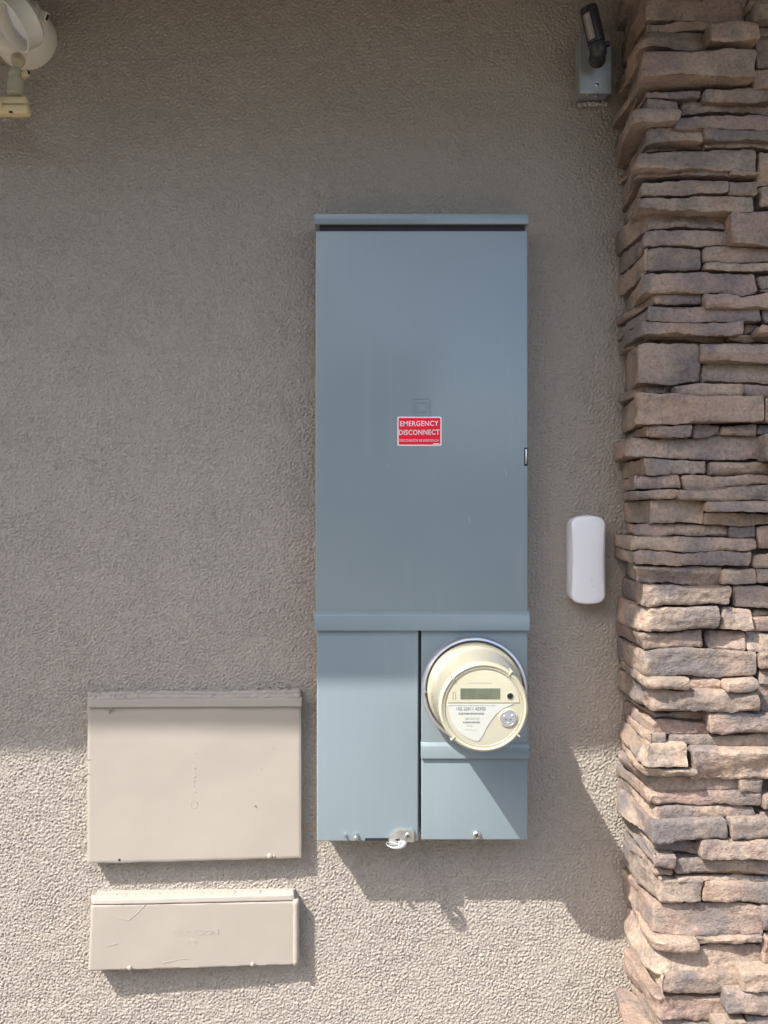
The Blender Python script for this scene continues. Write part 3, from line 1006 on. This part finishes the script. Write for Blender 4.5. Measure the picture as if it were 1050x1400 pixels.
def bead(name, pts, r, parent, seed, mat=None):
    n = 110
    out, rr = [], []
    for k in range(n + 1):
        t = k / n * (len(pts) - 1)
        i = min(int(t), len(pts) - 2)
        p = Vector(pts[i]).lerp(Vector(pts[i + 1]), t - i)
        p += Vector((0, 0.0012 * noise.noise(Vector((k * 0.7, seed, 8))), 0.0022 * noise.noise(Vector((k * 0.55, seed, 0))) + 0.0012 * noise.noise(Vector((k * 1.7, seed, 2)))))
        out.append(p); rr.append(r * (1 + 0.45 * noise.noise(Vector((k * 0.5, seed, 4)))))
    return link(name, bm_mesh(tube_bm(out, rr, 8)), mat or CAULK, parent, smooth=180)

ub = thing('utility_box', 'large square utility cover painted taupe, with a lipped top edge', 'utility box', P(265, 1178, 0.0))
warped_plate([(119.5, 958, 0.0255), (411.5, 958, 0.0235), (411.8, 1173.6, 0.0245), (118.8, 1181.5, 0.029)], 0, 0.0, (120, 90), 'front_cover', PAINTED, ub, 0.0007, 0.0016, 1)
cap = warped_plate([(119.5, 956.5, 0.0290), (412.3, 954.0, 0.0275), (412.3, 966.3, 0.0295), (119.5, 967.8, 0.0310)], 0, 0.0, (120, 10), 'top_lip', PAINTED_CAP, ub, 0.0009, 0.0012, 2)
bead('caulk_bead', [P(122, 956, 0.019), P(200, 952.5, 0.018), P(300, 953.5, 0.017), P(411, 951.5, 0.018)], 0.0062, ub, 2)
bead('caulk_bead', [P(122, 952, 0.008), P(200, 949, 0.007), P(300, 949.5, 0.006), P(411, 947.5, 0.008)], 0.0075, ub, 4)
lump('screw_cap', P(369, 1170.5, 0.0255), 0.0050, PAINTED, ub, 1.0)
lump('paint_blob', P(374, 1171, 0.0245), 0.0032, PAINTED, ub, 2.0)
lathe('screw_hole', [(0.0021, -0.004), (0.0021, 0.0012), (0, 0.0013)], P(163.5, 1175.3, 0.0275), AX, DARK, ub, 12)
lathe('pit_mark', [(0.0006, -0.004), (0.0009, 0.0011), (0, 0.0012)], P(349.5, 1102, 0.0257), AX, DARK, ub, 8)
# raised marks running up the middle, smothered in paint
bm = bmesh.new()
rb = random.Random(5)
y = 1026
while y < 1093:
    hh = rb.uniform(3.5, 6.0)
    for _ in range(2):
        a = P(264 + rb.uniform(-1.5, 1.5), y + rb.uniform(0, hh), 0.0254)
        b = P(267.5 + rb.uniform(-1.0, 1.5), y + rb.uniform(0, hh), 0.0254)
        tube_bm([a, a.lerp(b, .5), b], [0.0004, 0.0007, 0.0004], 6, bm)
    y += hh + 2.0
c = P(265.5, 1099.5, 0.0255)
tube_bm([c + Vector((0.0062 * math.cos(t), 0, 0.0072 * math.sin(t))) for t in [k * 0.4 for k in range(16)]], 0.0006, 6, bm)
link('embossed_mark', bm_mesh(bm), PAINTED, ub, smooth=180)
for (xx, yy, rr) in ((357, 1051, 0.0009), (233, 1017, 0.0008), (305, 1085, 0.0008), (372, 1022, 0.0008)):
    lump('paint_fleck', P(xx, yy, 0.0255), rr, PAINTED, ub, xx)
for yy in (1038, 1057.5):
    bead('paint_nick', [P(119, yy, 0.0262), P(126, yy + 0.5, 0.0262)], 0.0007, ub, yy, PAINTED)
bead('paint_drip', [P(152, 967, 0.0305), P(150.5, 971, 0.028), P(148.5, 974, 0.0268)], 0.0009, ub, 3, PAINTED)

tb = thing('television_box', 'narrow painted utility cover embossed TELEVISION below the large cover', 'utility box', P(265, 1326, 0.0))
warped_plate([(124, 1237, 0.0345), (405.5, 1231.5, 0.0235), (403.5, 1320, 0.0230), (119.8, 1329, 0.0370)], 0, 0.0, (120, 48), 'front_cover', PAINTED, tb, 0.0008, 0.0030, 5)
warped_plate([(124.5, 1230, 0.0330), (401, 1223.0, 0.0235), (403, 1232.0, 0.0246), (124.5, 1237.3, 0.0356)], 0, 0.0, (120, 10), 'top_lip', PAINTED_CAP, tb, 0.0010, 0.0020, 6)
link('rounded_end', bm_mesh(tube_bm([P(404.5, 1229 + k * 6.0, 0.0205) + Vector((0.0008 * noise.noise(Vector((k * .6, 2, 0))), 0, 0)) for k in range(16)], [0.0058 * (1 + .12 * noise.noise(Vector((k * .8, 5, 0)))) for k in range(16)], 12)), PAINTED, tb, smooth=180)
bead('caulk_bead', [P(126, 1227.5, 0.020), P(220, 1226, 0.017), P(320, 1223, 0.014), P(402, 1220.5, 0.014)], 0.0055, tb, 8)
dT2 = 0.0310
dT2 = 0.0296
me_l = text_mesh('TELEVISION', 63 / sc(dT2), 7.2 / sc(dT2), 0.0011, 1.05)
me_l.transform(Matrix.Rotation(math.radians(1.2), 4, 'Z'))
me_l.transform(Matrix.Rotation(math.radians(90), 4, 'X'))
me_l.transform(Matrix.Rotation(0.031, 4, 'Z'))
me_l.transform(Matrix.Translation(P(267, 1275, dT2)))
link('embossed_lettering', me_l, PAINTED, tb)
bm = bmesh.new()
c = P(263, 1289.5, 0.0300)
for rr in (0.0085, 0.0050):
    tube_bm([c + Vector((rr * math.cos(t), 0.031 * rr * math.cos(t), rr * 0.75 * math.sin(t))) for t in [k * 0.42 for k in range(16)]], 0.0006, 6, bm)
link('embossed_mark', bm_mesh(bm), PAINTED, tb, smooth=180)
lump('screw_cap', P(177, 1323.5, 0.0345), 0.0040, PAINTED, tb, 7)
lump('screw_cap', P(345.5, 1318.5, 0.0270), 0.0040, PAINTED, tb, 9)
for k, pts in enumerate((
        [(125, 1248, .035), (150, 1251, .0345), (176, 1258.5, .0335), (190, 1246, .0325), (203, 1232.5, .032)],
        [(124, 1297, .036), (146, 1294, .0352), (160, 1290, .035)],
        [(222, 1316, .0325), (250, 1311, .031), (262, 1311, .0305)])):
    bead('paint_ridge', [P(p[0], p[1], p[2] - 0.0006) for p in pts], 0.0006, tb, 20 + k, PAINTED)

# ------------------------------------------------------------------ white wall sensor
def white_sensor():
    t = thing('wall_sensor', 'white plastic alarm sensor with rounded ends between panel and stone pier', 'sensor', P(801, 822, 0.0))
    cx, zt, zb = 0.3595, P(0, 706.5, 0.010).z, P(0, 823, 0.012).z
    cz, hh = (zt + zb) / 2, (zt - zb) / 2
    def outline(hw, h, r, waist, bulge, n=48):
        pts = []
        base = rounded_rect(-hw, hw, -h, h, r, 8)
        # subdivide long edges
        res = []
        for k in range(len(base)):
            a, b = base[k], base[(k + 1) % len(base)]
            L = math.hypot(b[0] - a[0], b[1] - a[1])
            m_ = 14 if k % 9 == 8 else 1
            for j in range(m_):
                res.append((a[0] + (b[0] - a[0]) * j / m_, a[1] + (b[1] - a[1]) * j / m_))
        for x, z in res:
            f_ = max(0, 1 - (z / (h * 0.92)) ** 2)
            g_ = max(0, 1 - (x / hw) ** 2)
            pts.append((x * (1 - waist * f_), z + math.copysign(bulge * g_, z) * (abs(z) / h) ** 3))
        return pts
    def loft(name, layers, parent):
        bm = bmesh.new()
        rings = []
        for pts, d, ox in layers:
            rings.append([bm.verts.new((cx + ox + x, -d, cz + z)) for x, z in pts])
        for A, B in zip(rings, rings[1:]):
            n = len(A)
            for k in range(n):
                bm.faces.new((A[k], A[(k + 1) % n], B[(k + 1) % n], B[k]))
        c = bm.verts.new((cx + layers[-1][2], -layers[-1][1] - 0.0008, cz))
        A = rings[-1]
        for k in range(len(A)):
            bm.faces.new((A[k], A[(k + 1) % len(A)], c))
        bm.faces.new(rings[0][::-1])
        return link(name, bm_mesh(bm), WHITEP, parent, smooth=40)
    loft('housing', [(outline(0.0330, hh - 0.0035, 0.015, 0.0, 0.0030), -0.002, 0.001), (outline(0.0330, hh - 0.0035, 0.015, 0.0, 0.0030), 0.014, 0.001), (outline(0.0322, hh - 0.005, 0.015, 0.0, 0.0030), 0.0165, 0.001)], t)
    oc = lambda k: outline(0.0308 - k, hh - 0.0038 - k, 0.011, 0.085, 0.0060)
    cv = loft('front_cover', [(outline(0.0314, hh - 0.0030, 0.014, 0.0, 0.0035), 0.0167, 0.0), (oc(-0.0003), 0.0235, 0.0), (oc(0.0004), 0.0285, 0.0), (oc(0.0016), 0.0305, 0.0), (oc(0.0036), 0.0313, 0.0), (oc(0.0105), 0.0318, 0.0)], t)
    # faint moulded leaf-like mark near the bottom
    bm = bmesh.new()
    q = lambda u, v: P(740 + u * 0.1215, 680 + v * 0.1215, 0.0322)
    for a, b in (((545, 905), (560, 935)), ((580, 900), (570, 940)), ((555, 945), (572, 965)), ((610, 968), (582, 1000)), ((560, 980), (578, 1010))):
        a, b = q(*a), q(*b)
        tube_bm([a, a.lerp(b, .5), b], [0.0004, 0.0010, 0.0004], 6, bm)
    link('moulded_mark', bm_mesh(bm), WHITEP, cv, smooth=180)
    # notch at the top edge
    c = P(790, 708.5, 0.020)
    link('top_notch', bm_mesh(box_bm(c.x - 0.0015, c.x + 0.0020, -0.0225, -0.0145, c.z - 0.002, c.z + 0.0012)), DARK, cv)
white_sensor()

# ------------------------------------------------------------------ photocell on its grey box
def photocell():
    g = thing('junction_box', 'grey metal junction box high on the wall beside the stone pier', 'junction box', P(815, 140, 0.0))
    dB = 0.040
    pbox('box_body', 793.5, 833.5, 47, 126, -0.002, dB - 0.003, GBOX, g, 0.0018)
    cv = pbox('cover_plate', 792.5, 836, 44, 127.5, dB - 0.003, dB, GBOX, g, 0.0010)
    screw(cv, P(816, 116.3, dB), 0.0036, ZINC, 'slot', 0.9, 0.002)
    screw(cv, P(816, 52.5, dB), 0.0036, ZINC, 'slot', 0.4, 0.002)
    # plaster and caulk smears under and beside the box
    a = P(792, 143.5, 0.006); b = P(830, 142, 0.006)
    bead('caulk_bead', [a, a.lerp(b, 0.3) + Vector((0, 0, 0.001)), b], 0.0042, g, 31, Mat('white_caulk', (0.42, 0.41, 0.37), 0.7).m)
    bead('caulk_bead', [P(789, 60, 0.010), P(789, 100, 0.010), P(790, 136, 0.008)], 0.0022, g, 33, GBOX)
    for (x, y) in ((803, 129.5), (815, 131.5)):
        lathe('conduit_plug', [(0.0035, 0.0), (0.0035, 0.003), (0.0022, 0.0045), (0, 0.0046)], P(x, y, 0.030) + Vector((0, 0, 0.002)), (0, 0, -1), GBOX, g, 14)
    t = thing('photocell', 'black swivel photocell sensor with a pale strip, mounted on the grey box', 'photocell', P(816, 82, dB))
    lathe('gasket', [(0.0145, 0.0), (0.0145, 0.0035), (0.0125, 0.0055), (0.007, 0.006)], P(816, 82, dB), AX, BLACKP, t, 32)
    c1 = P(816, 82, dB + 0.004); c2 = P(817, 72, 0.075)
    link('stem', bm_mesh(tube_bm([c1, c1.lerp(c2, .5), c2], [0.0095, 0.0100, 0.0105], 20)), DGREY, t, smooth=50)
    ax = (P(804.5, 10, 0.090) - P(818, 70, 0.080))
    L = ax.length; axn = ax.normalized()
    base = P(818, 70, 0.080)
    lathe('swivel_head', [(0, -0.0135), (0.008, -0.0125), (0.0125, -0.008), (0.0138, -0.001), (0.0138, 0.011), (0.0130, 0.0125), (0.010, 0.013)], base, axn, DGREY, t, 32, 50)
    kn = base + Vector((0.014, -0.003, 0.010))
    lathe('lock_knob', [(0.0045, -0.006), (0.0045, 0.003), (0.0035, 0.0045), (0, 0.0048)], kn, (1, -0.2, 0.1), BLACKP, t, 16)
    body = lathe('sensor_body', [(0.010, 0.0125), (0.0142, 0.0130), (0.0145, 0.020), (0.0145, L - 0.004), (0.0138, L - 0.001), (0.0120, L), (0, L)], base, axn, BLACKP, t, 40, 40)
    # pale strip wrapped on the left front of the body
    a, u, v = frame_of(axn)
    bm = bmesh.new()
    g1 = []
    cen = math.atan2(v.dot(Vector((-0.75, -0.66, 0))), u.dot(Vector((-0.75, -0.66, 0))))
    for k in range(9):
        an = cen + math.radians(-27 + 54 * k / 8)
        off = (u * math.cos(an) + v * math.sin(an)) * 0.0149
        g1.append((bm.verts.new(base + axn * 0.018 + off), bm.verts.new(base + axn * (L - 0.012) + off)))
    for p, q in zip(g1, g1[1:]):
        bm.faces.new((p[0], q[0], q[1], p[1]))
    bmesh.ops.solidify(bm, geom=bm.faces[:], thickness=0.0003)
    link('pale_strip', bm_mesh(bm), SILVER, body, smooth=60)
photocell()

# ------------------------------------------------------------------ flood light at the upper left
def floodlight():
    t = thing('flood_light', 'cream motion flood light with round canopy and angled lamp hood', 'flood light', P(35, 55, 0.0))
    q = lambda u, v, d: P(u * 0.1215, v * 0.1215, d)
    cc = P(36.5, 54.5, 0.0)
    lathe('canopy', [(0.0545, -0.002), (0.0550, 0.004), (0.0545, 0.022), (0.0520, 0.040), (0.0495, 0.047), (0.0455, 0.051), (0.030, 0.0535), (0, 0.054)], cc, AX, LAMP, t, 72, 40)
    # lamp hood: open cylinder aimed left, outward and down
    ax = Vector((-0.62, -0.42, -0.66)).normalized()
    mouth = q(115, 290, 0.125)
    R = 0.0405
    back = mouth - ax * 0.050 * 0.74
    hood = lathe('lamp_hood', [(0, -0.004), (0.024, -0.003), (0.035, 0.001), (R, 0.007), (R, 0.0360), (R + 0.0008, 0.0370), (R - 0.0014, 0.0374), (R - 0.0022, 0.036), (R - 0.0022, 0.012), (R - 0.006, 0.009)], back, ax, LAMP, t, 72, 40)
    lathe('inner_ring', [(R - 0.0024, 0.010), (R - 0.0035, 0.0205), (R - 0.0065, 0.0215), (R - 0.0070, 0.014)], back, ax, LAMPIN, hood, 64, 40)
    lathe('lens', [(R - 0.0066, 0.012), (R - 0.0090, 0.0185), (0.020, 0.0205), (0, 0.021)], back, ax, LENS, hood, 64, 60)
    # swivel bracket behind the hood, with its thumb screw
    b0 = q(375, 85, 0.085); b1 = q(425, 165, 0.062)
    link('swivel_arm', bm_mesh(tube_bm([back - ax * 0.002, b0, b1, q(420, 300, 0.045)], [0.011, 0.0105, 0.010, 0.010], 18)), LAMP, t, smooth=50)
    c = q(492, 180, 0.090)
    axw = (q(560, 205, 0.080) - q(440, 160, 0.072)).normalized()
    bm = box_bm(-0.0085, 0.0085, -0.004, 0.004, -0.0072, 0.0072, 0.0015)
    me = bm_mesh(bm)
    me.transform(axw.to_track_quat('X', 'Z').to_matrix().to_4x4())
    me.transform(Matrix.Translation(c))
    th = link('thumb_screw', me, LAMP, t, smooth=40)
    me2 = bm_mesh(box_bm(-0.0006, 0.0007, -0.0022, 0.0022, -0.0050, 0.0050))
    me2.transform(axw.to_track_quat('X', 'Z').to_matrix().to_4x4())
    me2.transform(Matrix.Translation(c + axw * 0.0086))
    link('thumb_slot', me2, DARK, th)
    # ear of the canopy with a rivet and a hole in the hood
    lathe('rivet', [(0.0016, -0.001), (0.0016, 0.0012), (0, 0.0014)], q(332, 132, 0.1085), (0.35, -0.8, 0.5), DARK, t, 12)
    earm = bm_mesh(box_bm(-0.0045, 0.0045, -0.001, 0.001, -0.0055, 0.0055, 0.0009))
    earm.transform(Matrix.Rotation(0.5, 4, 'Y'))
    earm.transform(Matrix.Translation(q(465, 275, 0.058)))
    ear = link('canopy_ear', earm, LAMP, t, smooth=40)
    lathe('ear_hole', [(0.0010, 0), (0.0010, 0.0014), (0, 0.0015)], q(443, 300, 0.0582), AX, DARK, ear, 10)
    # motion sensor on its knuckle below the canopy
    s = thing('motion_sensor', 'aged beige motion sensor on a knuckle joint below the flood light', 'motion sensor', q(170, 1075, 0.05))
    k0 = q(205, 668, 0.052); k1 = q(185, 740, 0.062)
    axk = (k1 - k0).normalized()
    prof = []
    for i in range(5):
        prof += [(0.0118 - i * 0.0004, i * 0.0026), (0.0098 - i * 0.0004, i * 0.0026 + 0.0013)]
    link('threaded_collar', bm_mesh(lathe_bm([(0, 0)] + prof + [(0, 0.0115)], k0, axk, 36)), KNUCK, s, smooth=30)
    kb = q(185, 850, 0.070)
    link('knuckle', bm_mesh(lathe_bm([(0, -0.0135), (0.0078, -0.0125), (0.0100, -0.007), (0.0128, 0.0), (0.0118, 0.006), (0.0100, 0.0105), (0, 0.0112)], kb, (0.10, -0.15, -1), 36)), KNUCK, s, smooth=40)
    c = q(290, 835, 0.082)
    axt = (q(340, 800, 0.088) - q(240, 865, 0.078)).normalized()
    me = bm_mesh(box_bm(-0.0080, 0.0070, -0.0035, 0.0035, -0.0052, 0.0052, 0.0012))
    me.transform(axt.to_track_quat('X', 'Z').to_matrix().to_4x4()); me.transform(Matrix.Translation(c))
    th = link('thumb_screw', me, BEIGE, s, smooth=40)
    me = bm_mesh(box_bm(-0.0008, 0.0008, -0.0020, 0.0020, -0.0030, 0.0030))
    me.transform(axt.to_track_quat('X', 'Z').to_matrix().to_4x4()); me.transform(Matrix.Translation(c + axt * 0.0071))
    link('thumb_slot', me, DARK, th)
    n0, n1 = q(180, 905, 0.073), q(168, 1088, 0.090)
    link('neck', bm_mesh(tube_bm([n0, n0.lerp(n1, .15), n0.lerp(n1, .16), n1], [0.0112, 0.0118, 0.0128, 0.0122], 28)), KNUCK, s, smooth=40)
    # sensor head: bevelled case with a seam, rounded lens window on the left
    dH = 0.100
    a, b = q(-260, 1076, dH), q(312, 1272, dH)
    zs_ = q(0, 1165, dH).z
    link('upper_case', bm_mesh(box_bm(a.x, b.x - 0.003, -dH, -0.084, zs_ + 0.0004, a.z, 0.0035, 3)), BEIGE, s, smooth=40)
    lo = link('lower_case', bm_mesh(box_bm(a.x - 0.001, b.x, -dH - 0.0015, -0.083, b.z, zs_ - 0.0003, 0.0045, 3)), BEIGE, s, smooth=40)
    c = q(-90, 1190, dH)
    link('lens_window', bm_mesh(lathe_bm([(0.0165, -0.004), (0.0165, 0.004), (0.0140, 0.0085), (0.008, 0.0115), (0, 0.0125)], c, AX, 40)), Mat('lens_film', (0.72, 0.62, 0.36), 0.35).m, s, smooth=60)
    h = q(120, 1258, dH + 0.0015)
    link('dial_slot', bm_mesh(box_bm(h.x - 0.0027, h.x + 0.0027, h.y - 0.0006, h.y + 0.002, h.z - 0.0012, h.z + 0.0012)), DARK, lo)
floodlight()
